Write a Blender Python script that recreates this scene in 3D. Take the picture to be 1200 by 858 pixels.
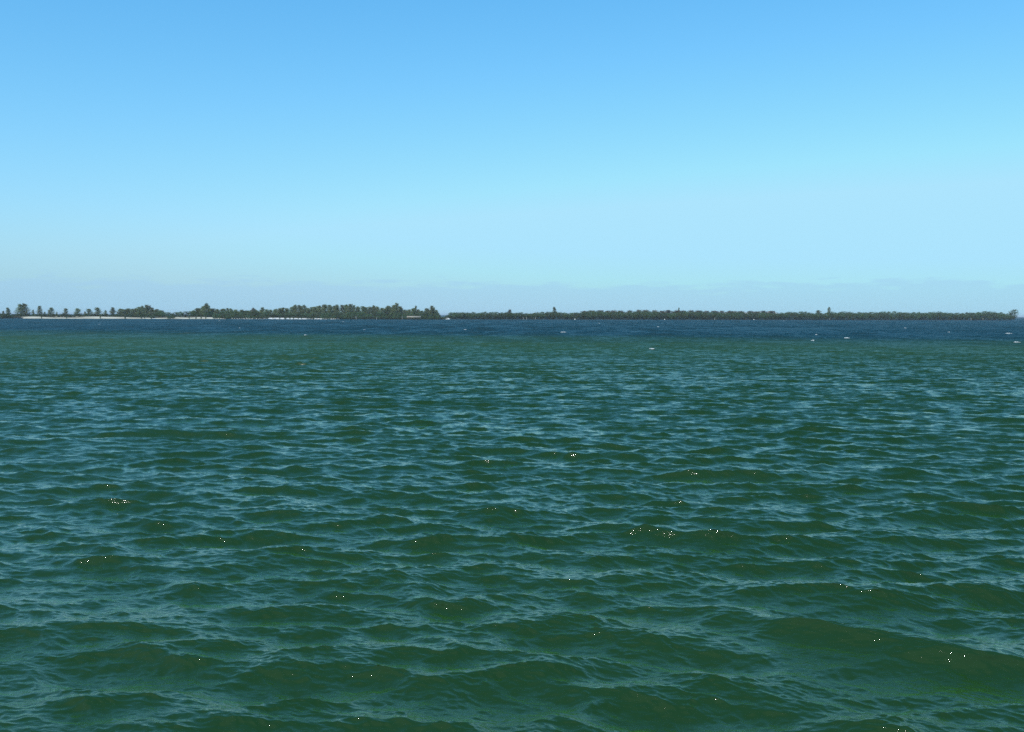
import bpy, math, random
import numpy as np
from mathutils import Matrix, Vector

for _o in list(bpy.data.objects):
    bpy.data.objects.remove(_o)
SC = bpy.context.scene
COL = SC.collection
R = math.radians

# ------------------------------------------------------------------ camera
CAM_H = 4.2
F_PX = 1152.0                     # focal length in pixels of a 1200 px wide frame
cam_d = bpy.data.cameras.new('camera')
cam_d.sensor_width = 36.0
cam_d.lens = 36.0 * F_PX / 1200.0
cam_d.clip_start = 0.05
cam_d.clip_end = 60000.0
cam = bpy.data.objects.new('camera', cam_d)
COL.objects.link(cam)
cam.matrix_world = (Matrix.Translation((0, 0, CAM_H)) @ Matrix.Rotation(R(90 - 2.965), 4, 'X')
                    @ Matrix.Rotation(R(0.19), 4, 'Z'))
SC.camera = cam

# ------------------------------------------------------------------ sky and sun
SUN_AZ, SUN_EL = R(-148), R(50)   # behind the viewer, to the left
world = bpy.data.worlds.new('World')
SC.world = world
world.use_nodes = True
wn, wl = world.node_tree.nodes, world.node_tree.links
bg = wn['Background']
bg.inputs['Strength'].default_value = 0.1
sky = wn.new('ShaderNodeTexSky')
sky.sky_type = 'NISHITA'
sky.sun_disc = False
sky.sun_elevation = SUN_EL
sky.sun_rotation = SUN_AZ
sky.air_density, sky.dust_density, sky.ozone_density = 1.0, 2.0, 3.0


def wmath(op, a, b=None, clamp=False):
    n = wn.new('ShaderNodeMath')
    n.operation = op
    n.use_clamp = clamp
    for i, v in enumerate((a, b)):
        if v is None:
            continue
        if isinstance(v, (int, float)):
            n.inputs[i].default_value = v
        else:
            wl.new(v, n.inputs[i])
    return n.outputs[0]


tc = wn.new('ShaderNodeTexCoord')
sep = wn.new('ShaderNodeSeparateXYZ')
wl.new(tc.outputs['Generated'], sep.inputs[0])
X, Y, Z = sep.outputs
zz = wmath('SQRT', wmath('ADD', wmath('MULTIPLY', Z, Z), 0.042 ** 2))
comb = wn.new('ShaderNodeCombineXYZ')
wl.new(X, comb.inputs[0]); wl.new(Y, comb.inputs[1]); wl.new(zz, comb.inputs[2])
wl.new(comb.outputs[0], sky.inputs[0])
# one colour response for the whole sky dome
srgb = wn.new('ShaderNodeSeparateColor')
wl.new(sky.outputs[0], srgb.inputs[0])
crgb = wn.new('ShaderNodeCombineColor')
for i, (ref, gain, gam) in enumerate(((2.98, 4.15, 1.66), (4.01, 7.8, 0.98), (4.67, 9.9, 0.65))):
    v = wmath('MULTIPLY', wmath('POWER', wmath('MINIMUM', wmath('DIVIDE', srgb.outputs[i], ref), 1.0), gam), gain)
    wl.new(v, crgb.inputs[i])
# thin far cloud bank lying low all round the horizon
cmap = wn.new('ShaderNodeMapping')
cmap.inputs['Scale'].default_value = (1.0, 1.0, 7.0)
cmap.inputs['Location'].default_value = (1.3, 5.1, 2.2)
wl.new(tc.outputs['Generated'], cmap.inputs[0])
cn = wn.new('ShaderNodeTexNoise')
cn.inputs['Scale'].default_value = 18.0
cn.inputs['Detail'].default_value = 6.0
cn.inputs['Roughness'].default_value = 0.6
wl.new(cmap.outputs[0], cn.inputs['Vector'])
edge = wmath('ADD', Z, wmath('MULTIPLY', wmath('SUBTRACT', cn.outputs['Fac'], 0.5), 0.05))
mr = wn.new('ShaderNodeMapRange')
mr.inputs['From Min'].default_value = 0.034
mr.inputs['From Max'].default_value = 0.027
mr.inputs['To Min'].default_value = 0.0
mr.inputs['To Max'].default_value = 0.45
wl.new(edge, mr.inputs['Value'])
cm = wn.new('ShaderNodeMix')
cm.data_type = 'RGBA'
wl.new(mr.outputs[0], cm.inputs['Factor'])
wl.new(crgb.outputs[0], cm.inputs['A'])
cm.inputs['B'].default_value = (3.6, 6.2, 8.8, 1)
wl.new(cm.outputs['Result'], bg.inputs['Color'])

sun_d = bpy.data.lights.new('sun', 'SUN')
sun_d.energy = 3.6
sun_d.angle = R(0.53)
sun_d.color = (1.0, 0.96, 0.90)
sun = bpy.data.objects.new('sun', sun_d)
COL.objects.link(sun)
sv = Vector((math.sin(SUN_AZ) * math.cos(SUN_EL), math.cos(SUN_AZ) * math.cos(SUN_EL), math.sin(SUN_EL)))
sun.rotation_euler = sv.to_track_quat('Z', 'Y').to_euler()
sun.location = sv * 60

SC.view_settings.view_transform = 'Standard'
SC.view_settings.look = 'None'
SC.view_settings.exposure = 0.0
SC.view_settings.gamma = 1.0
SC.render.engine = 'CYCLES'
SC.cycles.max_bounces = 6
SC.cycles.use_denoising = False
SC.cycles.sample_clamp_indirect = 4.0


# ------------------------------------------------------------------ helpers
def mat(name):
    m = bpy.data.materials.new(name)
    m.use_nodes = True
    return m, m.node_tree.nodes, m.node_tree.links, m.node_tree.nodes['Principled BSDF']


def noise_mat(name, c1, c2, scale, rough=0.8, bump=0.0, per_object=0.0, trans=0.0):
    """Two-tone procedural material; per_object varies value from one tree to the next."""
    m, n, l, p = mat(name)
    p.inputs['Roughness'].default_value = rough
    p.inputs['Specular IOR Level'].default_value = 0.12
    t = n.new('ShaderNodeTexCoord')
    nz = n.new('ShaderNodeTexNoise')
    nz.inputs['Scale'].default_value = scale
    nz.inputs['Detail'].default_value = 4
    l.new(t.outputs['Object'], nz.inputs['Vector'])
    r = n.new('ShaderNodeValToRGB')
    r.color_ramp.elements[0].color = (*c1, 1)
    r.color_ramp.elements[1].color = (*c2, 1)
    r.color_ramp.elements[0].position = 0.35
    r.color_ramp.elements[1].position = 0.65
    l.new(nz.outputs['Fac'], r.inputs[0])
    out = r.outputs[0]
    if per_object:
        oi = n.new('ShaderNodeObjectInfo')
        hs = n.new('ShaderNodeHueSaturation')
        mp = n.new('ShaderNodeMapRange')
        mp.inputs['To Min'].default_value = 1 - per_object
        mp.inputs['To Max'].default_value = 1 + per_object
        l.new(oi.outputs['Random'], mp.inputs['Value'])
        l.new(mp.outputs[0], hs.inputs['Value'])
        m2 = n.new('ShaderNodeMapRange')
        m2.inputs['To Min'].default_value = 0.47
        m2.inputs['To Max'].default_value = 0.52
        l.new(oi.outputs['Random'], m2.inputs['Value'])
        l.new(m2.outputs[0], hs.inputs['Hue'])
        l.new(out, hs.inputs['Color'])
        out = hs.outputs[0]
    l.new(out, p.inputs['Base Color'])
    if bump:
        b = n.new('ShaderNodeBump')
        b.inputs['Strength'].default_value = bump
        l.new(nz.outputs['Fac'], b.inputs['Height'])
        l.new(b.outputs[0], p.inputs['Normal'])
    if trans:
        tr = n.new('ShaderNodeBsdfTranslucent')
        l.new(out, tr.inputs['Color'])
        mx = n.new('ShaderNodeMixShader')
        mx.inputs[0].default_value = trans
        l.new(p.outputs[0], mx.inputs[1])
        l.new(tr.outputs[0], mx.inputs[2])
        l.new(mx.outputs[0], n['Material Output'].inputs['Surface'])
    return m


def np_mesh(name, co, faces, smooth=False):
    """co (n,3); faces (m,k) with one k."""
    co = np.asarray(co, np.float32)
    faces = np.asarray(faces, np.int32)
    me = bpy.data.meshes.new(name)
    me.vertices.add(len(co))
    me.vertices.foreach_set('co', co.ravel())
    k = faces.shape[1]
    me.loops.add(faces.size)
    me.loops.foreach_set('vertex_index', faces.ravel())
    me.polygons.add(len(faces))
    me.polygons.foreach_set('loop_start', np.arange(0, faces.size, k, dtype=np.int32))
    me.update(calc_edges=True)
    if smooth:
        me.polygons.foreach_set('use_smooth', np.ones(len(faces), bool))
    me.validate()
    return me


def link(name, me, m=None, parent=None, loc=None):
    o = bpy.data.objects.new(name, me)
    COL.objects.link(o)
    if m is not None and not me.materials:
        me.materials.append(m)
    if parent is not None:
        o.parent = parent
    if loc is not None:
        o.location = loc
    return o


def tag(o, label=None, cat=None, group=None, kind=None):
    for k, v in (('label', label), ('category', cat), ('group', group), ('kind', kind)):
        if v:
            o[k] = v
    return o


def wx(px, dist):
    """World x of a thing seen px pixels across the photograph, standing dist metres out."""
    return (px - 600.0) / F_PX * dist


# ------------------------------------------------------------------ water
rng = np.random.default_rng(11)


def ocean_tile(L, N, lmin, lmax, lpeak, ang, spread, seed, power=4.0):
    g = np.random.default_rng(seed)
    k1 = 2 * np.pi * np.fft.fftfreq(N, L / N)
    kx, ky = np.meshgrid(k1, k1, indexing='xy')
    k = np.hypot(kx, ky)
    k[0, 0] = 1
    kp = 2 * np.pi / lpeak
    th = np.arctan2(ky, kx) - R(ang)
    D = np.abs(np.cos(th)) ** spread + 0.04
    S = k ** -power * np.exp(-1.25 * (kp / k) ** 2) * D
    lam = 2 * np.pi / k
    S *= 1 / (1 + (lmin / lam) ** 8)
    S *= 1 / (1 + (lam / lmax) ** 8)
    S[0, 0] = 0
    H = np.sqrt(S) * (g.normal(size=(N, N)) + 1j * g.normal(size=(N, N)))
    h = np.fft.ifft2(H)
    s = 1 / h.real.std()
    dx = np.fft.ifft2(1j * kx / k * H).real
    dy = np.fft.ifft2(1j * ky / k * H).real
    return L, N, np.stack([dx * s, dy * s, h.real * s], -1).astype(np.float32)


def sample(tile, x, y, rot):
    L, N, F = tile
    c, s = math.cos(R(rot)), math.sin(R(rot))
    u = ((c * x + s * y) / L * N) % N
    v = ((-s * x + c * y) / L * N) % N
    i0 = np.floor(u).astype(np.int32) % N
    j0 = np.floor(v).astype(np.int32) % N
    fu = (u - np.floor(u))[:, None]
    fv = (v - np.floor(v))[:, None]
    i1, j1 = (i0 + 1) % N, (j0 + 1) % N
    d = ((F[j0, i0] * (1 - fu) + F[j0, i1] * fu) * (1 - fv)
         + (F[j1, i0] * (1 - fu) + F[j1, i1] * fu) * fv)
    ox = c * d[:, 0] - s * d[:, 1]
    oy = s * d[:, 0] + c * d[:, 1]
    return ox, oy, d[:, 2]


WIND = 80.0        # degrees; crests lie nearly square to the view
TA = ocean_tile(47.0, 512, 0.8, 12.0, 2.8, WIND, 10, 3)
TB = ocean_tile(31.0, 512, 0.4, 7.0, 1.5, WIND + 10 - 23, 6, 8)
TC = ocean_tile(9.7, 512, 0.07, 0.9, 0.6, WIND - 20 + 15, 2.5, 21, 3.5)

# wave groups that stand out: x, y, crest half-length, wavelength, height, heading
GROUPS = [
    (4.5, 12.4, 2.1, 2.6, 0.265, 58), (6.1, 11.5, 0.8, 1.7, 0.07, 84), (3.3, 13.8, 0.7, 1.6, 0.06, 70),
    (-3.0, 13.8, 1.3, 2.0, 0.085, 84), (-3.3, 27.0, 1.9, 2.3, 0.085, 90), (2.8, 36.1, 1.7, 2.4, 0.08, 92),
    (-0.6, 18.0, 1.7, 2.2, 0.085, 92), (1.6, 15.2, 1.1, 1.9, 0.07, 97), (-9.3, 29.9, 1.0, 1.9, 0.06, 86),
    (-1.5, 12.0, 0.7, 1.5, 0.06, 88), (-6.6, 14.1, 0.8, 1.8, 0.06, 84), (-3.7, 10.6, 0.8, 1.5, 0.06, 80),
    (0.4, 11.5, 1.1, 1.6, 0.06, 95), (7.1, 18.7, 1.0, 1.9, 0.065, 95), (5.4, 20.7, 1.4, 2.0, 0.07, 90),
    (0.0, 16.2, 1.2, 1.8, 0.06, 86), (-4.1, 17.3, 1.3, 1.9, 0.06, 82), (5.2, 14.3, 1.0, 1.7, 0.06, 92),
    (-5.0, 12.9, 1.1, 1.7, 0.06, 78), (9.6, 26.3, 2.4, 2.4, 0.08, 90), (-7.0, 16.5, 0.9, 1.7, 0.06, 84),
]


def build_water():
    # radii: dense near, spacing grows with distance
    rr = [0.4]
    while rr[-1] < 25000:
        r = rr[-1]
        if r < 8.0:
            d = 0.16
        elif r < 60:
            d = max(0.017, min(r * r / 4130 * 0.42, 0.22))
        elif r < 1200:
            d = 0.22 + (r - 60) * 0.0030
        else:
            d = 0.12 * r
        rr.append(r + d)
    rr = np.array(rr)
    fine = np.linspace(-R(34), R(34), 760)
    rest = np.linspace(R(34), 2 * math.pi - R(34), 70)[1:-1]
    aa = np.concatenate([fine, rest])
    nr, na = len(rr), len(aa)
    print('water grid', nr, na, nr * na * 2)
    A, RR = np.meshgrid(aa, rr, indexing='xy')
    x = (np.sin(A) * RR).ravel()
    y = (np.cos(A) * RR).ravel()
    r = RR.ravel()
    # gusts change the wave height a little from place to place
    gust = 1 + 0.22 * np.sin(x * 0.071 + 1.3) * np.sin(y * 0.053 + 0.4) + 0.14 * np.sin(x * 0.023 - y * 0.031)
    ax, ay, az = sample(TA, x, y, 0)
    bx, by, bz = sample(TB, x + 13.1, y - 4.2, 23)
    cx, cy, cz = sample(TC, x, y, -15)
    ka, kb = 0.044 * gust, 0.024 * gust
    fade = np.clip((95 - r) / 60, 0, 1)
    kc = 0.0078 * gust * fade
    far = np.clip((2500 - r) / 1300, 0, 1)
    ka = ka * far
    kb = kb * far
    ch = 0.95
    ox = ch * (ka * ax + kb * bx) + 0.8 * kc * cx
    oy = ch * (ka * ay + kb * by) + 0.8 * kc * cy
    z = ka * az + kb * bz + kc * cz
    for gx, gy, half, lam, h, head in GROUPS:
        c, s = math.cos(R(head)), math.sin(R(head))
        u = (x - gx) * c + (y - gy) * s
        v = -(x - gx) * s + (y - gy) * c
        v2 = v + 0.25 * half * np.sin(v / half * 2.1 + gx) * 0.25
        uu = u - 0.10 * v2 * v2 / half
        env = np.exp(-(v / half) ** 2) * np.exp(-(uu / (0.62 * lam)) ** 2)
        k = 2 * math.pi / lam
        cw = np.cos(k * uu)
        calm = 1 - min(0.65, 2.2 * h) * np.exp(-(v / half) ** 2) * np.exp(-((uu + 0.1 * lam) / (0.55 * lam)) ** 2)
        ox, oy = ox * calm, oy * calm
        z = z * calm + h * env * np.where(cw > 0, cw, 0.3 * cw)
        q = -(0.95 + 0.9 * max(0, h - 0.09)) * h * env * np.sin(k * uu)
        ox = ox + q * c
        oy = oy + q * s
    # wind pushes every crest over: steep fronts towards the viewer, gentle backs
    oy = oy - 0.5 * z
    co = np.stack([x + ox, y + oy, z], -1)
    idx = np.arange(nr * na).reshape(nr, na)
    nxt = np.roll(idx, -1, axis=1)
    f = np.stack([idx[:-1], nxt[:-1], nxt[1:], idx[1:]], -1).reshape(-1, 4)
    f = f[:, ::-1]
    me = np_mesh('water', co, f, smooth=True)
    return me


def water_material():
    m, n, l, p = mat('sea water')
    geo = n.new('ShaderNodeNewGeometry')
    sp = n.new('ShaderNodeSeparateXYZ')
    l.new(geo.outputs['Position'], sp.inputs[0])

    def mth(op, a, b=None, clamp=False):
        q = n.new('ShaderNodeMath')
        q.operation = op
        q.use_clamp = clamp
        for i, v in enumerate((a, b)):
            if v is None:
                continue
            if isinstance(v, (int, float)):
                q.inputs[i].default_value = v
            else:
                l.new(v, q.inputs[i])
        return q.outputs[0]

    def nz(scale, detail, vec=None, rough=0.55, dist=0.0):
        q = n.new('ShaderNodeTexNoise')
        q.inputs['Scale'].default_value = scale
        q.inputs['Detail'].default_value = detail
        q.inputs['Roughness'].default_value = rough
        q.inputs['Distortion'].default_value = dist
        l.new(vec if vec is not None else geo.outputs['Position'], q.inputs['Vector'])
        return q.outputs['Fac']

    def stretch(sx, sy, rot=0):
        q = n.new('ShaderNodeMapping')
        q.inputs['Scale'].default_value = (sx, sy, 1)
        q.inputs['Rotation'].default_value = (0, 0, R(rot))
        l.new(geo.outputs['Position'], q.inputs[0])
        return q.outputs[0]

    # green over the sandy shallows, blue over the deep channel; the edge of the
    # shelf lies about 115 m out and wanders
    edge = mth('ADD', sp.outputs[1], mth('MULTIPLY', mth('SUBTRACT', nz(0.03, 6, stretch(0.35, 1), 0.65), 0.5), 110))
    edge = mth('ADD', edge, mth('MULTIPLY', sp.outputs[0], 0.28))
    deep = n.new('ShaderNodeMapRange')
    deep.interpolation_type = 'SMOOTHSTEP'
    deep.inputs['From Min'].default_value = 118
    deep.inputs['From Max'].default_value = 245
    l.new(edge, deep.inputs['Value'])
    patch = nz(0.11, 3, stretch(0.6, 1))
    gr = n.new('ShaderNodeMix')
    gr.data_type = 'RGBA'
    l.new(patch, gr.inputs['Factor'])
    gr.inputs['A'].default_value = (0.0078, 0.0355, 0.0050, 1)
    gr.inputs['B'].default_value = (0.0145, 0.0460, 0.0078, 1)
    bl = n.new('ShaderNodeMix')
    bl.data_type = 'RGBA'
    l.new(deep.outputs[0], bl.inputs['Factor'])
    # a paler sand shoal rises towards the shelf edge on one side
    sh = n.new('ShaderNodeMapRange')
    sh.interpolation_type = 'SMOOTHSTEP'
    sh.inputs['From Min'].default_value = 45
    sh.inputs['From Max'].default_value = 150
    sh.inputs['To Max'].default_value = 0.8
    l.new(mth('ADD', sp.outputs[1], mth('ADD', mth('MULTIPLY', sp.outputs[0], -0.35),
              mth('MULTIPLY', mth('SUBTRACT', patch, 0.5), 90))), sh.inputs['Value'])
    shoal = n.new('ShaderNodeMix')
    shoal.data_type = 'RGBA'
    l.new(sh.outputs[0], shoal.inputs['Factor'])
    l.new(gr.outputs['Result'], shoal.inputs['A'])
    shoal.inputs['B'].default_value = (0.0210, 0.0640, 0.0230, 1)
    l.new(shoal.outputs['Result'], bl.inputs['A'])
    bl.inputs['B'].default_value = (0.0011, 0.0250, 0.0290, 1)
    # light coming back up out of the water body does not follow the facet's tilt
    p.inputs['Base Color'].default_value = (0, 0, 0, 1)
    body = n.new('ShaderNodeBsdfDiffuse')
    up = n.new('ShaderNodeCombineXYZ')
    up.inputs[2].default_value = 1.0
    l.new(up.outputs[0], body.inputs['Normal'])
    l.new(bl.outputs['Result'], body.inputs['Color'])
    both = n.new('ShaderNodeAddShader')
    l.new(body.outputs[0], both.inputs[0])
    l.new(p.outputs[0], both.inputs[1])
    l.new(both.outputs[0], n['Material Output'].inputs['Surface'])
    p.inputs['IOR'].default_value = 1.338
    p.inputs['Roughness'].default_value = 0.03
    # capillary ripples riding on the modelled waves
    h1 = nz(8.0, 5, stretch(0.42, 1.0, 8), 0.62, 0.3)
    h2 = nz(1.6, 5, stretch(0.45, 1.0, -6), 0.6, 0.2)
    b1 = n.new('ShaderNodeBump')
    b1.inputs['Strength'].default_value = 0.55
    b1.inputs['Distance'].default_value = 0.03
    l.new(h1, b1.inputs['Height'])
    b2 = n.new('ShaderNodeBump')
    b2.inputs['Strength'].default_value = 0.25
    b2.inputs['Distance'].default_value = 0.12
    l.new(h2, b2.inputs['Height'])
    l.new(b1.outputs[0], b2.inputs['Normal'])
    # unresolved wavelets farther out: their slopes are too fine for the mesh
    rough_dir = n.new('ShaderNodeTexNoise')
    rough_dir.inputs['Scale'].default_value = 1.7
    rough_dir.inputs['Detail'].default_value = 5
    rough_dir.inputs['Roughness'].default_value = 0.7
    l.new(stretch(0.7, 1.0, 5), rough_dir.inputs['Vector'])
    swell = n.new('ShaderNodeTexNoise')
    swell.inputs['Scale'].default_value = 0.3
    swell.inputs['Detail'].default_value = 3
    l.new(stretch(0.4, 1.0, 4), swell.inputs['Vector'])
    mixd = n.new('ShaderNodeMix'); mixd.data_type = 'VECTOR'
    mixd.inputs['Factor'].default_value = 0.3
    l.new(rough_dir.outputs['Color'], mixd.inputs['A'])
    l.new(swell.outputs['Color'], mixd.inputs['B'])
    sub = n.new('ShaderNodeVectorMath'); sub.operation = 'SUBTRACT'
    l.new(mixd.outputs['Result'], sub.inputs[0])
    sub.inputs[1].default_value = (0.5, 0.560, 0.5)   # fronts steeper than backs
    mul = n.new('ShaderNodeVectorMath'); mul.operation = 'MULTIPLY'
    l.new(sub.outputs[0], mul.inputs[0])
    mul.inputs[1].default_value = (2.0, 3.6, 0.0)
    dist = n.new('ShaderNodeVectorMath'); dist.operation = 'LENGTH'
    l.new(geo.outputs['Position'], dist.inputs[0])
    ff = n.new('ShaderNodeMapRange')
    ff.inputs['From Min'].default_value = 16
    ff.inputs['From Max'].default_value = 65
    ff.inputs['To Max'].default_value = 1.0
    l.new(dist.outputs['Value'], ff.inputs['Value'])
    sc = n.new('ShaderNodeVectorMath'); sc.operation = 'SCALE'
    l.new(mul.outputs[0], sc.inputs[0])
    l.new(ff.outputs[0], sc.inputs['Scale'])
    # gusts roughen the open water in patches
    gust = n.new('ShaderNodeTexNoise')
    gust.inputs['Scale'].default_value = 0.11
    gust.inputs['Detail'].default_value = 4
    gust.inputs['Roughness'].default_value = 0.65
    l.new(stretch(1.3, 0.28, 3), gust.inputs['Vector'])
    gs = n.new('ShaderNodeVectorMath'); gs.operation = 'SUBTRACT'
    l.new(gust.outputs['Color'], gs.inputs[0])
    gs.inputs[1].default_value = (0.5, 0.5, 0.5)
    gf = n.new('ShaderNodeMapRange')
    gf.inputs['From Min'].default_value = 70
    gf.inputs['From Max'].default_value = 220
    l.new(dist.outputs['Value'], gf.inputs['Value'])
    gm = n.new('ShaderNodeVectorMath'); gm.operation = 'MULTIPLY'
    l.new(gs.outputs[0], gm.inputs[0])
    gm.inputs[1].default_value = (0.5, 2.6, 0.0)
    gk = n.new('ShaderNodeVectorMath'); gk.operation = 'SCALE'
    l.new(gm.outputs[0], gk.inputs[0])
    l.new(gf.outputs[0], gk.inputs['Scale'])
    a0 = n.new('ShaderNodeVectorMath'); a0.operation = 'ADD'
    l.new(b2.outputs[0], a0.inputs[0])
    l.new(gk.outputs[0], a0.inputs[1])
    ad = n.new('ShaderNodeVectorMath'); ad.operation = 'ADD'
    l.new(a0.outputs[0], ad.inputs[0])
    l.new(sc.outputs[0], ad.inputs[1])
    rg = n.new('ShaderNodeMapRange')
    rg.inputs['From Min'].default_value = 14
    rg.inputs['From Max'].default_value = 150
    rg.inputs['To Min'].default_value = 0.012
    rg.inputs['To Max'].default_value = 0.5
    l.new(dist.outputs['Value'], rg.inputs['Value'])
    l.new(rg.outputs[0], p.inputs['Roughness'])
    nm = n.new('ShaderNodeVectorMath'); nm.operation = 'NORMALIZE'
    l.new(ad.outputs[0], nm.inputs[0])
    l.new(nm.outputs[0], p.inputs['Normal'])
    return m


water = link('water', build_water(), water_material())
tag(water, 'choppy sea, green over the shallows and blue farther out', kind='structure')

# ------------------------------------------------------------------ islands
def smooth_noise(n, seed, k):
    g = np.random.default_rng(seed)
    a = g.normal(size=n)
    ker = np.hanning(k + 2)[1:-1]
    a = np.convolve(np.pad(a, k, mode='wrap'), ker / ker.sum(), 'same')[k:-k]
    return a / a.std()


def strip_mesh(name, pts, profile, seed, wob=0.15):
    """Land strip: pts is the waterline polyline (x, y); profile is (metres inland, height)."""
    pts = np.array(pts, float)
    # resample the waterline every ~4 m
    seg = np.hypot(*np.diff(pts, axis=0).T)
    s = np.concatenate([[0], np.cumsum(seg)])
    n = int(s[-1] / 4) + 2
    t = np.linspace(0, s[-1], n)
    x, y = np.interp(t, s, pts[:, 0]), np.interp(t, s, pts[:, 1])
    wig = smooth_noise(n, seed, 9) * 1.2
    m = len(profile)
    V = np.zeros((n, m, 3))
    for j, (d, h) in enumerate(profile):
        V[:, j, 0] = x
        V[:, j, 1] = y + d + wig
        V[:, j, 2] = h + (smooth_noise(n, seed + 7 + j, 7) * wob * (0.4 if j < 3 else 1.0) if h > 0 else 0)
    # both ends of the strip run down under water
    V[0, :, 2] = -1.2
    V[-1, :, 2] = -1.2
    idx = np.arange(n * m).reshape(n, m)
    f = np.stack([idx[:-1, :-1], idx[1:, :-1], idx[1:, 1:], idx[:-1, 1:]], -1).reshape(-1, 4)
    return np_mesh(name, V.reshape(-1, 3), f, smooth=True)


def shore_y(px):
    """Distance of the waterline for a bearing given as a column of the photograph."""
    return float(np.interp(px, [-120, 0, 300, 519, 524, 700, 900, 1190, 1300],
                           [812, 818, 845, 868, 900, 960, 1030, 1150, 1200]))


BEACH_PROFILE = [(-14, -1.0), (-4, -0.25), (0, 0.05), (5, 0.6), (11, 0.95), (17, 1.2), (24, 1.3)]
LAND_PROFILE = [(14, 1.15), (24, 1.72), (40, 1.8), (80, 2.2), (130, 2.0), (180, 0.8), (200, -1.0)]
MUD_PROFILE = [(-10, -1.0), (0, 0.0), (6, 0.45), (16, 0.8), (40, 1.1), (90, 1.3), (140, 0.8), (170, -1.0)]

sand = noise_mat('coral sand', (0.36, 0.32, 0.235), (0.56, 0.52, 0.41), 0.05, 0.9)
white_sand = noise_mat('bleached coral rubble', (0.50, 0.48, 0.43), (0.74, 0.73, 0.69), 0.12, 0.9)
litter = noise_mat('dark leaf litter', (0.045, 0.045, 0.022), (0.09, 0.08, 0.045), 0.25, 0.95)  # dark litter, the vegetated ground's own colour
mud = noise_mat('mangrove mud', (0.018, 0.022, 0.018), (0.034, 0.038, 0.030), 0.3, 0.8)


def poly(px0, px1, off=0, step=20):
    ps = list(np.arange(px0, px1, step)) + [px1]
    return [(wx(p, shore_y(p) + off), shore_y(p) + off) for p in ps]


beach = link('beach', strip_mesh('beach', poly(14, 262), BEACH_PROFILE, 5, 0.3), sand)
tag(beach, 'cream sand beach along the foot of the wooded island', kind='structure')
rubble = link('beach', strip_mesh('rubble_beach', poly(264, 400), BEACH_PROFILE, 15), white_sand)
tag(rubble, 'bleached white beach glimpsed between dark shore bushes', kind='structure')
land_a = link('ground', strip_mesh('ground_a', poly(-110, 519), LAND_PROFILE, 6), litter)
tag(land_a, 'low wooded island ground behind the beach', kind='structure')
land_c = link('ground', strip_mesh('ground_c', poly(398, 518), MUD_PROFILE, 8), mud)
tag(land_c, 'dark muddy shore at the tip of the wooded island', kind='structure')
land_d = link('ground', strip_mesh('ground_d', poly(-110, 14, -20), MUD_PROFILE, 9), mud)
tag(land_d, 'dark muddy shore beside the start of the beach', kind='structure')
land_b = link('ground', strip_mesh('ground_b', poly(524, 1186), MUD_PROFILE, 7), mud)
tag(land_b, 'low muddy ground under the long mangrove belt', kind='structure')

# ------------------------------------------------------------------ trees
bark_grey = noise_mat('grey bark', (0.055, 0.052, 0.045), (0.11, 0.105, 0.095), 3.0, 0.9, 0.3)
bark_pale = noise_mat('bleached dead wood', (0.26, 0.25, 0.22), (0.40, 0.385, 0.35), 2.0, 0.85, 0.2)
leaf_cas = noise_mat('casuarina needles', (0.145, 0.185, 0.082), (0.230, 0.262, 0.135), 0.35, 0.7, 0, 0.25, 0.3)
leaf_cas_brown = noise_mat('dry casuarina needles', (0.11, 0.10, 0.075), (0.18, 0.16, 0.125), 0.35, 0.75, 0, 0.2, 0.12)
leaf_man = noise_mat('mangrove leaves', (0.062, 0.104, 0.042), (0.112, 0.158, 0.070), 0.4, 0.55, 0, 0.25, 0.3)
leaf_bush = noise_mat('shore bush leaves', (0.034, 0.060, 0.020), (0.070, 0.098, 0.040), 0.5, 0.6, 0, 0.3, 0.15)


def tube_geo(path, radii, sides=5):
    path = np.asarray(path, float)
    V, F = [], []
    for i, (p, r) in enumerate(zip(path, radii)):
        d = path[min(i + 1, len(path) - 1)] - path[max(i - 1, 0)]
        d /= np.linalg.norm(d)
        a = np.cross(d, (0.3, 1, 0.1)); a /= np.linalg.norm(a)
        b = np.cross(d, a)
        for k in range(sides):
            t = 2 * math.pi * k / sides
            V.append(p + r * (math.cos(t) * a + math.sin(t) * b))
    for i in range(len(path) - 1):
        for k in range(sides):
            k2 = (k + 1) % sides
            F.append((i * sides + k, i * sides + k2, (i + 1) * sides + k2, (i + 1) * sides + k))
    return V, F


def join_geo(parts):
    V, F = [], []
    for v, f in parts:
        o = len(V)
        V.extend(v)
        F.extend(tuple(i + o for i in q) for q in f)
    return V, F


def leaf_quads(cen, length, width, direction, g):
    """Small leaf blades: cen (n,3), direction (n,3)."""
    n = len(cen)
    d = direction / np.linalg.norm(direction, axis=1)[:, None]
    side = np.cross(d, g.normal(size=(n, 3)))
    side /= np.linalg.norm(side, axis=1)[:, None]
    L = length[:, None]
    W = width[:, None]
    a = cen - d * L * 0.5
    b = cen + side * W * 0.5
    c = cen + d * L * 0.5
    e = cen - side * W * 0.5
    V = np.stack([a, b, c, e], 1).reshape(-1, 3)
    F = np.arange(4 * n).reshape(n, 4)
    return V, F


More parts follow.
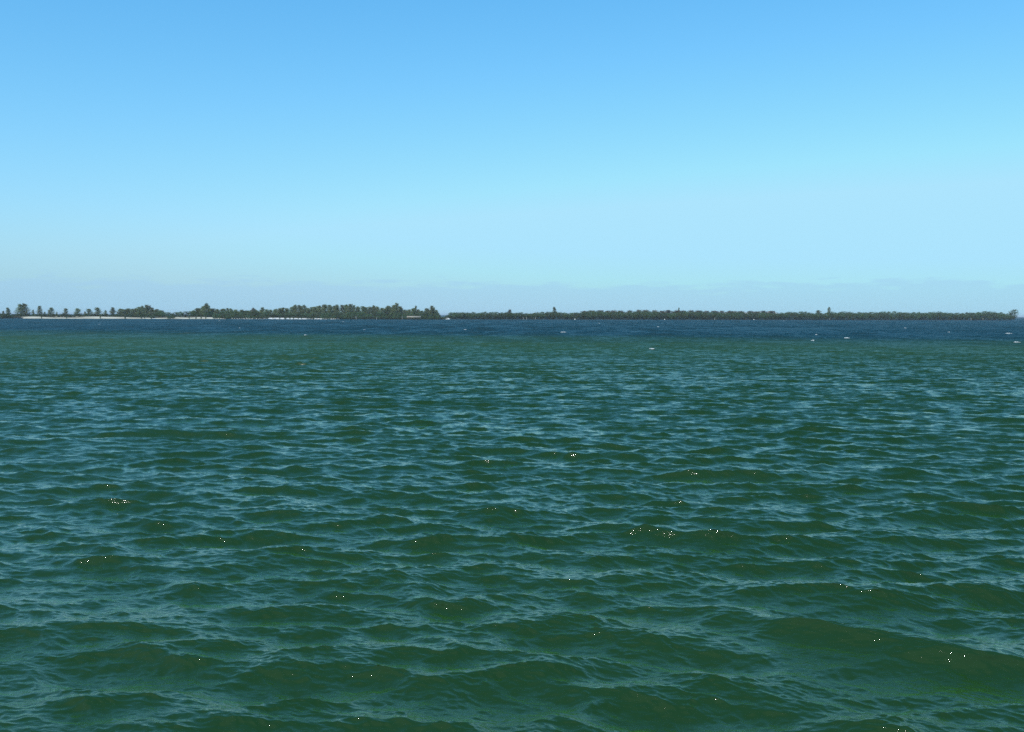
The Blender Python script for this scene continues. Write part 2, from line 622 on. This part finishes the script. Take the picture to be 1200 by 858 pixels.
def make_casuarina(seed, H, Wd, lean=0.0, fill=1.0):
    """Trunk with ascending limbs; drooping needle sprays along each limb."""
    g = np.random.default_rng(seed)
    zs = np.linspace(0, H * 0.97, 7)
    bx = lean * (zs / H) ** 1.4 * H + np.cumsum(g.normal(size=7)) * 0.08
    by = np.cumsum(g.normal(size=7)) * 0.08
    trunk = np.stack([bx, by, zs], -1)
    parts = [tube_geo(trunk, np.linspace(0.028 * H * 0.6, 0.02, 7), 6)]
    cen, dr, ln, wd = [], [], [], []
    nl = int(36 + 6 * g.random())
    for i in range(nl):
        t = 0.05 + 0.92 * (i + g.random()) / nl
        base = np.array([np.interp(t * H, zs, trunk[:, 0]), np.interp(t * H, zs, trunk[:, 1]), t * H])
        az = i * 2.4 + g.normal() * 0.5
        prof = (1.12 - 0.80 * t ** 1.25) * (0.72 + 0.45 * g.random())
        L = max(0.45, Wd * 0.56 * prof)
        up = 0.12 + 0.85 * t + 0.25 * g.normal()
        dvec = np.array([math.cos(az), math.sin(az), up])
        dvec /= np.linalg.norm(dvec)
        q = np.linspace(0, 1, 4)
        path = base + np.outer(q * L, dvec) + np.outer(q ** 2, (0, 0, 0.15 * L))
        parts.append(tube_geo(path, np.linspace(0.05, 0.012, 4), 3))
        k = int((26 + 34 * L / 2.5) * fill)
        u = 0.12 + 0.95 * g.random(k) ** 0.8
        c = base + np.outer(u * L, dvec) + np.outer(u ** 2, (0, 0, 0.15 * L))
        c += g.normal(size=(k, 3)) * np.array([0.30, 0.30, 0.30]) * (0.6 + 0.25 * L)
        dd = dvec + g.normal(size=(k, 3)) * 0.7
        droop = g.random(k) < 0.4
        dd[droop, 2] -= 1.2
        dd[~droop, 2] += 0.5
        cen.append(c); dr.append(dd)
        ln.append(0.42 + 0.55 * g.random(k)); wd.append(0.13 + 0.17 * g.random(k))
    # the leader
    k = int(34 * fill)
    c = trunk[-1] + g.normal(size=(k, 3)) * (0.28, 0.28, 0.55)
    cen.append(c); dr.append(g.normal(size=(k, 3)) * 0.5 + (0, 0, 1.1))
    ln.append(0.5 + 0.6 * g.random(k)); wd.append(0.14 + 0.16 * g.random(k))
    lv = leaf_quads(np.concatenate(cen), np.concatenate(ln), np.concatenate(wd), np.concatenate(dr), g)
    return join_geo(parts), lv


def make_mangrove(seed, H, Wd, n_clump=80, per=28, roots=True, low=0.04):
    """Several stems on arching prop roots below an uneven crown of leaf clumps."""
    g = np.random.default_rng(seed)
    parts = []
    tips = []
    for s in range(3 if roots else 4):
        az = s * 2.1 + g.random()
        off = np.array([math.cos(az), math.sin(az), 0]) * 0.35
        top = np.array([math.cos(az) * Wd * 0.22, math.sin(az) * Wd * 0.22, H * (0.6 + 0.2 * g.random())])
        q = np.linspace(0, 1, 4)[:, None]
        path = off + (top - off) * q + np.array([0, 0, 1.0]) * 0.3 * np.sin(q * 3.1)
        parts.append(tube_geo(path, np.linspace(0.15, 0.05, 4), 5))
        tips.append(top)
        for b in range(4):
            a2 = az + g.normal() * 1.2
            st = path[2] * (0.7 + 0.3 * g.random())
            en = st + np.array([math.cos(a2) * Wd * 0.26, math.sin(a2) * Wd * 0.26, H * 0.17 * (0.4 + g.random())])
            parts.append(tube_geo([st, (st + en) / 2 + (0, 0, 0.15), en], [0.055, 0.04, 0.015], 3))
    if roots:
        for b in range(9):
            a2 = b * 0.7 + g.random() * 0.4
            r2 = 0.7 + 0.8 * g.random()
            st = np.array([math.cos(a2) * 0.2, math.sin(a2) * 0.2, 1.0 + 0.8 * g.random()])
            en = np.array([math.cos(a2) * r2, math.sin(a2) * r2, -0.5])
            mid = (st + en) / 2 + np.array([math.cos(a2), math.sin(a2), 0.6]) * 0.3
            parts.append(tube_geo([st, mid, en], [0.05, 0.05, 0.035], 3))
    cen, dr, ln, wd = [], [], [], []
    lob = g.random(6) * 2 * math.pi
    for i in range(n_clump):
        v = g.normal(size=3)
        v /= np.linalg.norm(v)
        az = math.atan2(v[1], v[0])
        bulge = 1 + 0.22 * math.sin(3 * az + lob[0]) + 0.15 * math.sin(5 * az + lob[1])
        rad = (0.45 + 0.55 * g.random() ** 0.5)
        zc = low + (1 - low) * 0.5
        c = np.array([v[0] * Wd * 0.46 * rad * bulge, v[1] * Wd * 0.46 * rad * bulge,
                      H * (zc + v[2] * (1 - low) * 0.46 * rad)])
        c[2] = max(c[2], H * low * 0.7)
        k = int(per * (0.6 + 0.8 * g.random()))
        p = c + g.normal(size=(k, 3)) * (0.42, 0.42, 0.30) * (0.55 + Wd / 14)
        cen.append(p)
        dr.append(g.normal(size=(k, 3)) + (0, 0, 0.5))
        ln.append(0.30 + 0.32 * g.random(k))
        wd.append(0.18 + 0.16 * g.random(k))
    lv = leaf_quads(np.concatenate(cen), np.concatenate(ln), np.concatenate(wd), np.concatenate(dr), g)
    return join_geo(parts), lv


class Kind:
    """One grown tree; every copy shares its meshes."""
    def __init__(self, name, geo, H, Wd, bark, leaf):
        self.name, self.H, self.W = name, H, Wd
        (tv, tf), (lv, lf) = geo
        self.trunk = np_mesh(name + '_trunk', tv, tf, smooth=True)
        self.trunk.materials.append(bark)
        self.crown = np_mesh(name + '_crown', lv, lf)
        self.crown.materials.append(leaf)

    def place(self, x, y, z, h, w, rot, label, cat, group=None):
        root = bpy.data.objects.new(self.name, None)
        root.empty_display_size = 0.5
        COL.objects.link(root)
        root.location = (x, y, z)
        root.rotation_euler = (0, 0, rot)
        root.scale = (w / self.W, w / self.W, h / self.H)
        t = bpy.data.objects.new('trunk', self.trunk)
        COL.objects.link(t); t.parent = root
        c = bpy.data.objects.new('crown', self.crown)
        COL.objects.link(c); c.parent = root
        tag(root, label, cat, group)
        return root


CAS = [Kind('casuarina_tree', make_casuarina(40 + i, 12, w, 0.02 * (i - 2)), 12, w, bark_grey, leaf_cas)
       for i, w in enumerate((4.2, 5.0, 5.6, 4.6, 6.2))]
CASB = [Kind('casuarina_tree', make_casuarina(60 + i, 10, w), 10, w, bark_grey, leaf_cas_brown)
        for i, w in enumerate((4.4, 5.4))]
CAST = Kind('casuarina_tree', make_casuarina(77, 12, 4.4, 0.10, 0.8), 12, 4.4, bark_grey, leaf_cas)
MAN = [Kind('mangrove_tree', make_mangrove(80 + i, 8, w), 8, w, bark_grey, leaf_man)
       for i, w in enumerate((6.5, 7.2, 8.0, 7.0))]
BUSH = [Kind('shore_bush', make_mangrove(95 + i, 3, w, 24, 24, False, 0.05), 3, w, bark_grey, leaf_bush)
        for i, w in enumerate((4.2, 5.0, 4.6))]
DBUSH = [Kind('shore_bush', make_mangrove(105 + i, 3, w, 26, 26, False, 0.02), 3, w, bark_grey, leaf_man)
         for i, w in enumerate((4.4, 5.2))]
rnd = random.Random(4)


def tree(kinds, px, inland, hpx, wpx, z, label, cat, group=None):
    d = shore_y(px) + inland
    m = d / F_PX                                   # metres per photograph pixel out there
    k = kinds[rnd.randrange(len(kinds))] if isinstance(kinds, list) else kinds
    if k.name == 'casuarina_tree':
        wpx *= 1.22
    return k.place(wx(px, d), d, z, max(0.8, hpx * m - z), wpx * m, rnd.random() * 6.28, label, cat, group)


# --- trees standing apart on the sandy point
tree(CAS[4:], 24.0, 26, 16.2, 10.5, 1.7, 'grey-green casuarina, left half of the broad pair on the beach', 'tree')
tree(CAS[4:], 30.5, 28, 16.6, 11.0, 1.7, 'grey-green casuarina, right half of the broad pair on the beach', 'tree')
tree(CAS, 11, 34, 12.3, 5.5, 1.7, 'small round-topped tree behind the dark mangrove clump by the beach', 'tree')
APART = 'slim feathery casuarina standing apart behind the open sand beach'
for px, h, w in ((47, 14.2, 6.2), (60, 12.4, 6.8), (78, 11.6, 5.8), (91.5, 11.6, 7.4), (105, 11.0, 8.0),
                 (115, 12.6, 8.4), (133, 12.6, 8.0)):
    tree(CAS, px, 26 + rnd.random() * 10, h, w, 1.7, APART, 'tree', 'casuarinas standing apart along the beach')
SMALL = 'thin young casuarina between the taller ones on the beach'
for px, h, w in ((4.5, 8.5, 3), (39.5, 9.8, 3.4), (67, 7.6, 2.2), (123.5, 9.4, 4.2), (100, 8, 3), (53, 7.5, 3)):
    tree(CAS, px, 30 + rnd.random() * 10, h, w, 1.7, SMALL, 'tree', 'young casuarinas along the beach')

# --- the casuarina grove
SKY_PX = [140, 145, 152, 160, 166, 170, 174, 178, 182, 185, 189, 196, 206, 216, 222, 230, 237, 242, 247, 252, 262, 268,
          276, 284, 290, 297, 302, 308, 314, 322, 330, 340, 347, 353, 359, 362, 367, 372, 380, 392, 404, 416, 421,
          430, 440, 450, 455, 459, 466, 470, 473, 478, 485, 491, 498, 505, 509, 513, 520]
SKY_H = [12.5, 11.5, 12, 12.5, 13.5, 15, 16, 14, 10, 12.5, 9.5, 9, 8.5, 8, 8, 12, 12, 17, 13, 11, 12, 12.5,
         11, 10.5, 9.5, 12.5, 9, 13, 10, 11.5, 13.5, 13.5, 16.5, 17.5, 15, 11.5, 14.5, 16.5, 16.5, 16.5, 17, 17,
         15.5, 15, 15.5, 13.5, 16.5, 18, 18.3, 15, 11.5, 11, 14.5, 10.5, 11, 15.5, 13, 10, 6]
def grove_label(px, back):
    where = ('over the far end of the open beach' if px < 184 else 'over the dark bushes past the open beach' if px < 300 else
             'behind the bleached white sand' if px < 366 else 'in the tallest block of the island wood' if px < 472 else
             'behind the long shelter roof')
    return ('grey-green casuarina in the back row ' if back else
            'feathery casuarina in the front row ') + where


px = 141.0
while px < 513:
    h = float(np.interp(px, SKY_PX, SKY_H))
    if h > 9.6:
        tree(CAS, px, 30 + rnd.random() * 22, h * (0.90 + 0.12 * rnd.random()), 6.6 + 2.4 * rnd.random(), 1.5,
             grove_label(px, False), 'tree', 'casuarinas of the dense grove')
    px += 3.6 + 2.4 * rnd.random()
px = 144.0
while px < 512:
    h = float(np.interp(px, SKY_PX, SKY_H))
    if h > 9.2:
        tree(CAS if rnd.random() < 0.72 else CASB, px, 60 + rnd.random() * 40, h * (0.84 + 0.12 * rnd.random()),
             6.5 + 2.2 * rnd.random(), 1.8, grove_label(px, True), 'tree', 'casuarinas of the dense grove')
    px += 6.0 + 3.0 * rnd.random()
tree(CAST, 242, 27, 17.4, 8.5, 1.7, 'tallest spiky casuarina rising over the dark bushes of the island', 'tree')
tree(CASB, 297, 29, 12.5, 5.5, 1.7, 'brownish casuarina top poking up between dark island bushes', 'tree')
tree(CAST, 485.5, 45, 15.2, 5.0, 1.7, 'lone thin casuarina spire above the long shelter roof', 'tree')
tree(CAS, 505.5, 30, 15.6, 7.5, 1.2, 'dark pointed casuarina near the tip of the wooded island', 'tree')

# --- dark broad-leaved trees along the island's edge
def edge_label(px):
    return 'dark round mangrove ' + ('just past the open beach' if px < 226 else 'behind the broken strip of sand' if px < 262 else
           'in the dark unbroken stretch between two sand strips' if px < 312 else 'behind the bleached white sand' if px < 366 else
           'at the foot of the tallest island wood' if px < 472 else 'around the long shelter near the island tip')


for a, b, lo, hi, step in ((184, 226, 7.6, 9.0, 6.0), (226, 262, 6.2, 8.5, 6.5), (260, 300, 8.8, 10.4, 5.6),
                           (300, 366, 6.6, 8.6, 6.5), (366, 500, 6.4, 9.4, 5.4), (500, 519, 7.0, 9.5, 5.0)):
    px = a + 2.0
    while px < b:
        hh = lo + (hi - lo) * rnd.random()
        if px > 512:
            hh *= max(0.45, (522 - px) / 10)
        back = (20 if px < 366 and not 262 < px < 312 else 5) + rnd.random() * 10
        tree(MAN, px, back, hh, 8.2 + 2.4 * rnd.random(), 1.4 if back > 15 else 0.4, edge_label(px), 'tree',
             'mangroves edging the wooded island')
        px += step * (0.75 + 0.5 * rnd.random())
DARK = 'very dark mangrove in the low clump beside the start of the beach'
for px, h in ((-14, 8.5), (-7, 8.0), (-1, 7.0), (4, 5.8), (8.5, 6.2), (12.5, 4.4)):
    tree(MAN, px, -14 + rnd.random() * 6, h, 8.0, 0.2, DARK, 'tree', 'mangroves beside the start of the beach')

# --- bushes
LOWB = 'low green bush on top of the open sand beach'
px = 17.0
while px < 184:
    tree(BUSH, px, 20 + rnd.random() * 6, 4.4 + 1.7 * rnd.random(), 6.0 + 2.5 * rnd.random(), 1.2, LOWB, 'bush',
         'bushes on top of the beach')
    px += 4.0 + 1.6 * rnd.random()
def front_label(px):
    return 'dark leafy bush over the waterline ' + ('just past the open beach' if px < 228 else 'between the two sand strips' if px < 315 else
           'among the bleached white sand' if px < 376 else 'below the tallest island wood' if px < 472 else 'by the island tip')


gaps = [(226, 229), (231, 249), (315.5, 319.5), (321, 327), (329, 332), (336.5, 339), (340.5, 343.5), (345, 358),
        (368.5, 371), (372.3, 375), (184, 195), (206, 222)]
px = 178.0
while px < 516:
    if not any(a - 1.2 < px < b + 1.2 for a, b in gaps):
        tree(DBUSH, px, -1 + rnd.random() * 3, 3.4 + 1.8 * rnd.random(), 3.6 + 1.0 * rnd.random(), 0.05, front_label(px), 'bush',
             'bushes over the island waterline')
    px += 2.4 + 0.8 * rnd.random()
for px in (49, 78.5, 118, 147, 166, 170, 222, 229.8, 236, 241.5, 320.2, 328, 334, 340, 344.2, 349.5, 353.5):
    tree(DBUSH, px, -1, 2.6 + rnd.random(), 1.5 + 0.7 * rnd.random(), 0.05, 'small bush in front of the bleached sand',
         'bush', 'small bushes in front of the sand')

# --- the long mangrove belt
def belt_label(px, row):
    where = ('of the long belt near the little white boat' if px < 645 else 'of the belt between leaning tree and brownish tops' if px < 690 else
             'of the belt below the brownish tops' if px < 905 else 'of the belt near the small forked tree' if px < 1010 else
             'of the belt towards its rounded end tree')
    return ('olive mangrove at the waterline ' if row == 0 else
            'olive mangrove in the second row ') + where


BELT_PX = [524, 530, 540, 580, 597, 640, 690, 740, 800, 840, 870, 908, 957, 990, 1040, 1100, 1150, 1165, 1176, 1184]
BELT_H = [5.5, 8.3, 9.6, 9.4, 9.6, 9.4, 10.0, 10.6, 10.4, 10.0, 9.6, 10.2, 10.8, 10.0, 10.4, 10.6, 11.4, 11.2, 8.5, 6]
for row, (inl, step, f) in enumerate(((5, 6.6, 0.86), (26, 6.6, 0.97))):
    px = 526.5 + row * 3
    while px < 1183:
        h = float(np.interp(px, BELT_PX, BELT_H)) * f * (0.88 + 0.14 * rnd.random() + 0.05 * math.sin(px * 0.11) + 0.04 * math.sin(px * 0.037 + 1))
        tree(MAN, px, inl + rnd.random() * 8, h, 9.5 + 3.5 * rnd.random(), 0.4 if row == 0 else 0.9, belt_label(px, row), 'tree',
             'mangroves of the long belt')
        px += step * (0.8 + 0.4 * rnd.random())
DRY = 'brownish bare-topped tree showing above the long mangrove belt'
px = 686.0
while px < 905:
    h = float(np.interp(px, BELT_PX, BELT_H))
    tree(CASB, px, 44 + rnd.random() * 26, h * (0.93 + 0.09 * rnd.random()), 11 + 4 * rnd.random(), 1.1, DRY, 'tree',
         'brownish trees behind the belt')
    px += 7.0 + 4 * rnd.random()
tree(CAST, 650.5, 30, 14.2, 6.0, 1.0, 'dark leaning tree standing clear above the mangrove belt', 'tree')
tree(CASB, 597, 40, 10.9, 6.0, 1.0, 'short brownish tree barely topping the near end of the belt', 'tree')
tree(CAST, 794, 50, 13.6, 3.0, 1.0, 'thin bare spire above the brownish stretch of the belt', 'tree')
tree(CAS, 971.5, 40, 14.4, 5.0, 1.0, 'small forked tree topping the middle of the mangrove belt', 'tree')
tree(CAS, 957, 40, 11.0, 8.0, 1.0, 'broad low crown beside the small forked belt tree', 'tree')
tree(MAN, 1186.5, 60, 13.0, 11.0, 0.6, 'rounded grey tree alone past the end of the belt', 'tree')

# --- bleached dead trunks at the waterline
def dead_trunk(px, inland, hpx, lean, label):
    d = shore_y(px) + inland
    h = 0.8 * hpx * d / F_PX
    g = np.random.default_rng(int(px * 10))
    q = np.linspace(0, 1, 5)
    path = np.stack([lean * h * q ** 1.2, 0.1 * g.normal(size=5), -0.6 + (h + 0.6) * q], -1)
    parts = [tube_geo(path, np.linspace(0.30, 0.10, 5), 6)]
    for t, s_ in ((0.55, 1), (0.75, -1), (0.88, 1)):
        b = np.array([np.interp(t, q, path[:, 0]), 0, -0.6 + (h + 0.6) * t])
        parts.append(tube_geo([b, b + (s_ * 0.35, 0.1, 0.35), b + (s_ * 0.6, 0.1, 0.9)], [0.09, 0.06, 0.02], 4))
    v, f = join_geo(parts)
    root = link('dead_tree', np_mesh('dead_tree', v, f, smooth=True), bark_pale, loc=(wx(px, d), d, 0))
    tag(root, label, 'dead tree', 'bleached dead trunks at the waterline')


for px, h, ln, lab in ((418, 4.2, -0.35, 'pale dead trunk leaning over the water below the tallest wood'),
                       (471, 4.6, 0.12, 'pale upright dead trunk just before the long shelter'),
                       (441, 3.2, 0.2, 'short pale dead trunk among dark waterline bushes'),
                       (613, 3.4, 0.1, 'pale dead trunk among belt mangroves, one of three close together'),
                       (617, 3.2, -0.1, 'pale dead trunk among belt mangroves, one of three close together'),
                       (627, 3.2, 0.1, 'pale dead trunk among belt mangroves, one of three close together'),
                       (837, 3.0, 0.1, 'pale dead trunk below the brownish belt trees'),
                       (972, 3.0, -0.1, 'pale dead trunk below the small forked belt tree'),
                       (1137, 3.6, 0.1, 'pale dead trunk, nearest one to the end of the belt'),
                       (1151, 3.4, 0.1, 'pale dead trunk closest to the rounded end tree')):
    dead_trunk(px, -3.5, h, ln, lab)

# --- pale boulders at the waterline
def lump(seed, sx, sy, sz, rings=6, seg=9):
    g = np.random.default_rng(seed)
    ph = g.random(6) * 6.28
    V, F = [], []
    for i in range(rings + 1):
        a = math.pi * i / rings
        for j in range(seg):
            b = 2 * math.pi * j / seg
            r = 1 + 0.13 * math.sin(2 * b + ph[0]) + 0.10 * math.sin(3 * b + ph[1] + 2 * a) + 0.08 * math.sin(5 * a + ph[2])
            V.append((sx * r * math.sin(a) * math.cos(b), sy * r * math.sin(a) * math.sin(b), sz * r * math.cos(a)))
    for i in range(rings):
        for j in range(seg):
            F.append((i * seg + j, (i + 1) * seg + j, (i + 1) * seg + (j + 1) % seg, i * seg + (j + 1) % seg))
    return V, F


rock_m = noise_mat('bleached limestone', (0.50, 0.49, 0.46), (0.72, 0.71, 0.68), 1.2, 0.9, 0.4)
for k, (px, w, lab) in enumerate(((369.8, 2.4, 'white boulder, left of the pair at the waterline below the casuarinas'),
                                  (373.6, 2.2, 'white boulder, right of the pair at the waterline below the casuarinas'),
                                  (321.5, 3.2, 'broad bleached boulder on the white sand between bushes'),
                                  (673.5, 1.6, 'small pale boulder at the belt waterline past the leaning tree'),
                                  (778.5, 1.4, 'small pale boulder at the belt waterline below the brownish tops'),
                                  (883, 1.6, 'small pale boulder at the belt waterline near the last brownish trees'))):
    d = shore_y(px) - 3.0
    w = w * d / F_PX
    v, f = lump(300 + k, w / 2, w / 2.4, w * 0.42)
    tag(link('boulder', np_mesh('boulder', v, f, smooth=True), rock_m, loc=(wx(px, d), d, 0.25)), lab, 'rock')

# --- long open shelter at the waterline
thatch = noise_mat('weathered palm thatch', (0.20, 0.175, 0.14), (0.33, 0.30, 0.25), 1.5, 0.95, 0.4)
timber = noise_mat('grey timber', (0.09, 0.08, 0.065), (0.16, 0.14, 0.115), 2.5, 0.9, 0.2)


def box_geo(cx, cy, cz, sx, sy, sz):
    v = [(cx + a * sx / 2, cy + b * sy / 2, cz + c * sz / 2) for a in (-1, 1) for b in (-1, 1) for c in (-1, 1)]
    f = [(0, 1, 3, 2), (4, 6, 7, 5), (0, 4, 5, 1), (2, 3, 7, 6), (0, 2, 6, 4), (1, 5, 7, 3)]
    return v, f


d = shore_y(485) - 5
sh = bpy.data.objects.new('shelter', None)
COL.objects.link(sh)
sh.location = (wx(485, d), d, 0)
tag(sh, 'long open-sided shelter with a low pale thatched roof at the waterline', 'shelter')
RL, RW = 12.2, 4.2
v = []
for sx in (-1, 1):
    v += [(sx * RL / 2, -RW / 2, 2.05), (sx * RL / 2, 0, 3.1), (sx * RL / 2, RW / 2, 2.05),
          (sx * RL / 2, -RW / 2, 1.85), (sx * RL / 2, 0, 2.85), (sx * RL / 2, RW / 2, 1.85)]
f = [(0, 6, 7, 1), (1, 7, 8, 2), (3, 4, 10, 9), (4, 5, 11, 10), (0, 3, 9, 6), (2, 8, 11, 5),
     (0, 1, 4, 3), (1, 2, 5, 4), (6, 9, 10, 7), (7, 10, 11, 8)]
link('roof', np_mesh('shelter_roof', v, f), thatch, sh)
link('floor', np_mesh('shelter_floor', *box_geo(0, 0, 0.62, RL - 0.4, RW - 0.8, 0.14)), timber, sh)
post_me = np_mesh('shelter_post', *box_geo(0, 0, 0.62, 0.18, 0.18, 2.5))
for i in range(5):
    for sy in (-1, 1):
        o = link('post', post_me, timber, sh, (-RL / 2 + 0.5 + i * (RL - 1) / 4, sy * (RW / 2 - 0.55), 0))

# --- boats
white_paint = noise_mat('white boat paint', (0.72, 0.72, 0.70), (0.82, 0.82, 0.81), 0.8, 0.35)
dark_paint = noise_mat('dark rubber', (0.02, 0.02, 0.022), (0.035, 0.035, 0.04), 2.0, 0.5)
glass = noise_mat('tinted windscreen', (0.02, 0.03, 0.035), (0.03, 0.04, 0.05), 1.0, 0.1)


def boat(px, dist, L, rot, label, cabin):
    root = bpy.data.objects.new('motor_boat', None)
    COL.objects.link(root)
    root.location = (wx(px, dist), dist, 0.0)
    root.rotation_euler = (0, 0, rot)
    tag(root, label, 'boat')
    B, n = L * 0.36, 11
    V, F = [], []
    for i in range(n):
        t = i / (n - 1)
        hb = B / 2 * (1 - max(0, (t - 0.45) / 0.55) ** 2.2) + 0.012
        sheer = L * (0.15 + 0.07 * t ** 2)
        x = -L / 2 + L * t
        keel = -0.28 + 0.40 * max(0, (t - 0.75) / 0.25) ** 2
        V += [(x, -hb, sheer), (x - 0.1 * L * 0, -hb * 0.86, 0.05), (x, 0, keel), (x, hb * 0.86, 0.05), (x, hb, sheer),
              (x, hb * 0.86, sheer - 0.02), (x, hb * 0.8, 0.22), (x, -hb * 0.8, 0.22), (x, -hb * 0.86, sheer - 0.02)]
    for i in range(n - 1):
        for k in range(9):
            k2 = (k + 1) % 9
            F.append((i * 9 + k, (i + 1) * 9 + k, (i + 1) * 9 + k2, i * 9 + k2))
    F += [(0, 1, 7, 8), (1, 2, 2, 7)][:1] + [(1, 2, 3, 6), (1, 6, 7, 7)][:1] + [(3, 4, 5, 6)]
    V.append((-L / 2, 0, 0.22))
    link('hull', np_mesh('boat_hull', V, F), white_paint, root)
    if cabin:
        w = B * 0.66
        v, f = join_geo([box_geo(L * 0.10, 0, 0.95, L * 0.28, w, 0.9)])
        v = [(x - (0.22 if z > 1 and x > L * 0.1 else 0), y * (0.86 if z > 1 else 1), z) for x, y, z in v]
        cb = link('cabin', np_mesh('boat_cabin', v, f), white_paint, root)
        link('windscreen', np_mesh('boat_windscreen', [(L * 0.24 + 0.02, -w * 0.4, 0.92), (L * 0.24 + 0.02, w * 0.4, 0.92),
             (L * 0.24 - 0.15, w * 0.36, 1.32), (L * 0.24 - 0.15, -w * 0.36, 1.32)], [(0, 1, 2, 3)]), glass, cb)
        link('canopy', np_mesh('boat_canopy', *box_geo(-L * 0.10, 0, 1.52, L * 0.42, w, 0.07)), white_paint, root)
        pm = np_mesh('boat_canopy_post', *box_geo(0, 0, 0.9, 0.05, 0.05, 1.2))
        for sy in (-1, 1):
            link('canopy_post', pm, white_paint, root, (-L * 0.28, sy * w * 0.45, 0))
    link('outboard_motor', np_mesh('boat_motor', *join_geo([box_geo(-L / 2 - 0.2, 0, 0.95, 0.42, 0.34, 0.46),
         box_geo(-L / 2 - 0.22, 0, 0.35, 0.16, 0.12, 0.8)])), dark_paint, root)


boat(524.6, 884, 4.2, R(18), 'small white motor boat moored off the gap between the two islands', True)
boat(180.5, 822, 2.6, R(30), 'tiny white dinghy in front of the dark bush on the beach', False)

# --- whitecaps
foam_m = noise_mat('sea foam', (0.30, 0.36, 0.38), (0.62, 0.66, 0.68), 3.0, 0.9, 0.3)
parts = []
for px, py, w in ((660, 391, 6.5), (764, 411, 5.5), (992, 398, 5.5), (952, 401, 2.6), (956, 394, 2.2), (1182, 392.5, 7.5), (1191, 403, 5.5),
                  (402, 378.6, 2.6), (117, 381.5, 1.8), (358, 394.5, 2.8), (545, 388, 3), (771, 384.5, 2.6), (702, 380.5, 1.6),
                  (281, 386, 2.0), (257, 377.5, 1.8), (918, 377.5, 1.6), (1060, 386, 1.8), (1112, 391, 2.0), (427, 388, 1.8)):
    dd = CAM_H * F_PX / (py - 370.5 - (px - 600) * 0.0033)
    W = w * dd / F_PX
    g = np.random.default_rng(int(px))
    nb = 5 + int(w)
    for b in range(nb):
        t = (b + 0.5) / nb - 0.5
        hgt = (0.09 + 0.09 * g.random()) * (1 - 2.6 * t * t) * min(1.0, dd / 220 + 0.25)
        v, f = lump(int(px * 31 + b), W / nb * 0.8, 0.14 + 0.12 * g.random(), hgt, 4, 6)
        c = (wx(px, dd) + t * W, dd + 0.25 * g.normal(), 0.10)
        parts.append(([(x + c[0], y + c[1], z + c[2]) for x, y, z in v], f))
v, f = join_geo(parts)
foam = link('sea_foam', np_mesh('sea_foam', v, f, smooth=True), foam_m)
tag(foam, 'small white foam crests scattered over the far water', kind='stuff')

# --- low bright cloud far behind the mangrove belt
cloud_m = noise_mat('cloud', (0.62, 0.63, 0.65), (0.74, 0.75, 0.76), 0.002, 1.0)
CD = 30000.0
g = np.random.default_rng(5)
parts = []
for px, top, w in ((842, 366.9, 8), (852, 367.0, 9), (862, 366.8, 9), (873, 367.0, 10), (884, 366.8, 10), (893, 366.4, 9), (900, 366.0, 8),
                   (905, 366.8, 6)):
    m_ = CD / F_PX
    hz = (370.6 + (px - 600) * 0.0033 - top) * m_
    v, f = lump(int(px), w * m_ * 0.62, 300, hz * 0.55, 8, 14)
    c = (wx(px, CD), CD + 200 * g.normal(), hz * 0.45)
    parts.append(([(x + c[0], y + c[1], z + c[2]) for x, y, z in v], f))
v, f = join_geo(parts)
tag(link('cloud', np_mesh('cloud', v, f, smooth=True), cloud_m), 'low white cloud bank showing just over the mangrove belt', kind='structure')

# --- air
hz_m = bpy.data.materials.new('haze')
hz_m.use_nodes = True
hn = hz_m.node_tree.nodes
hn.remove(hn['Principled BSDF'])
pv = hn.new('ShaderNodeVolumePrincipled')
pv.inputs['Color'].default_value = (0.78, 0.88, 0.97, 1)
pv.inputs['Density'].default_value = 0.000085
hz_m.node_tree.links.new(pv.outputs[0], hn['Material Output'].inputs['Volume'])
v, f = box_geo(0, 0, 8.0, 52000, 52000, 23.0)
haze = link('haze', np_mesh('haze', v, f), hz_m)
tag(haze, 'thin pale sea air over the whole bay', kind='stuff')
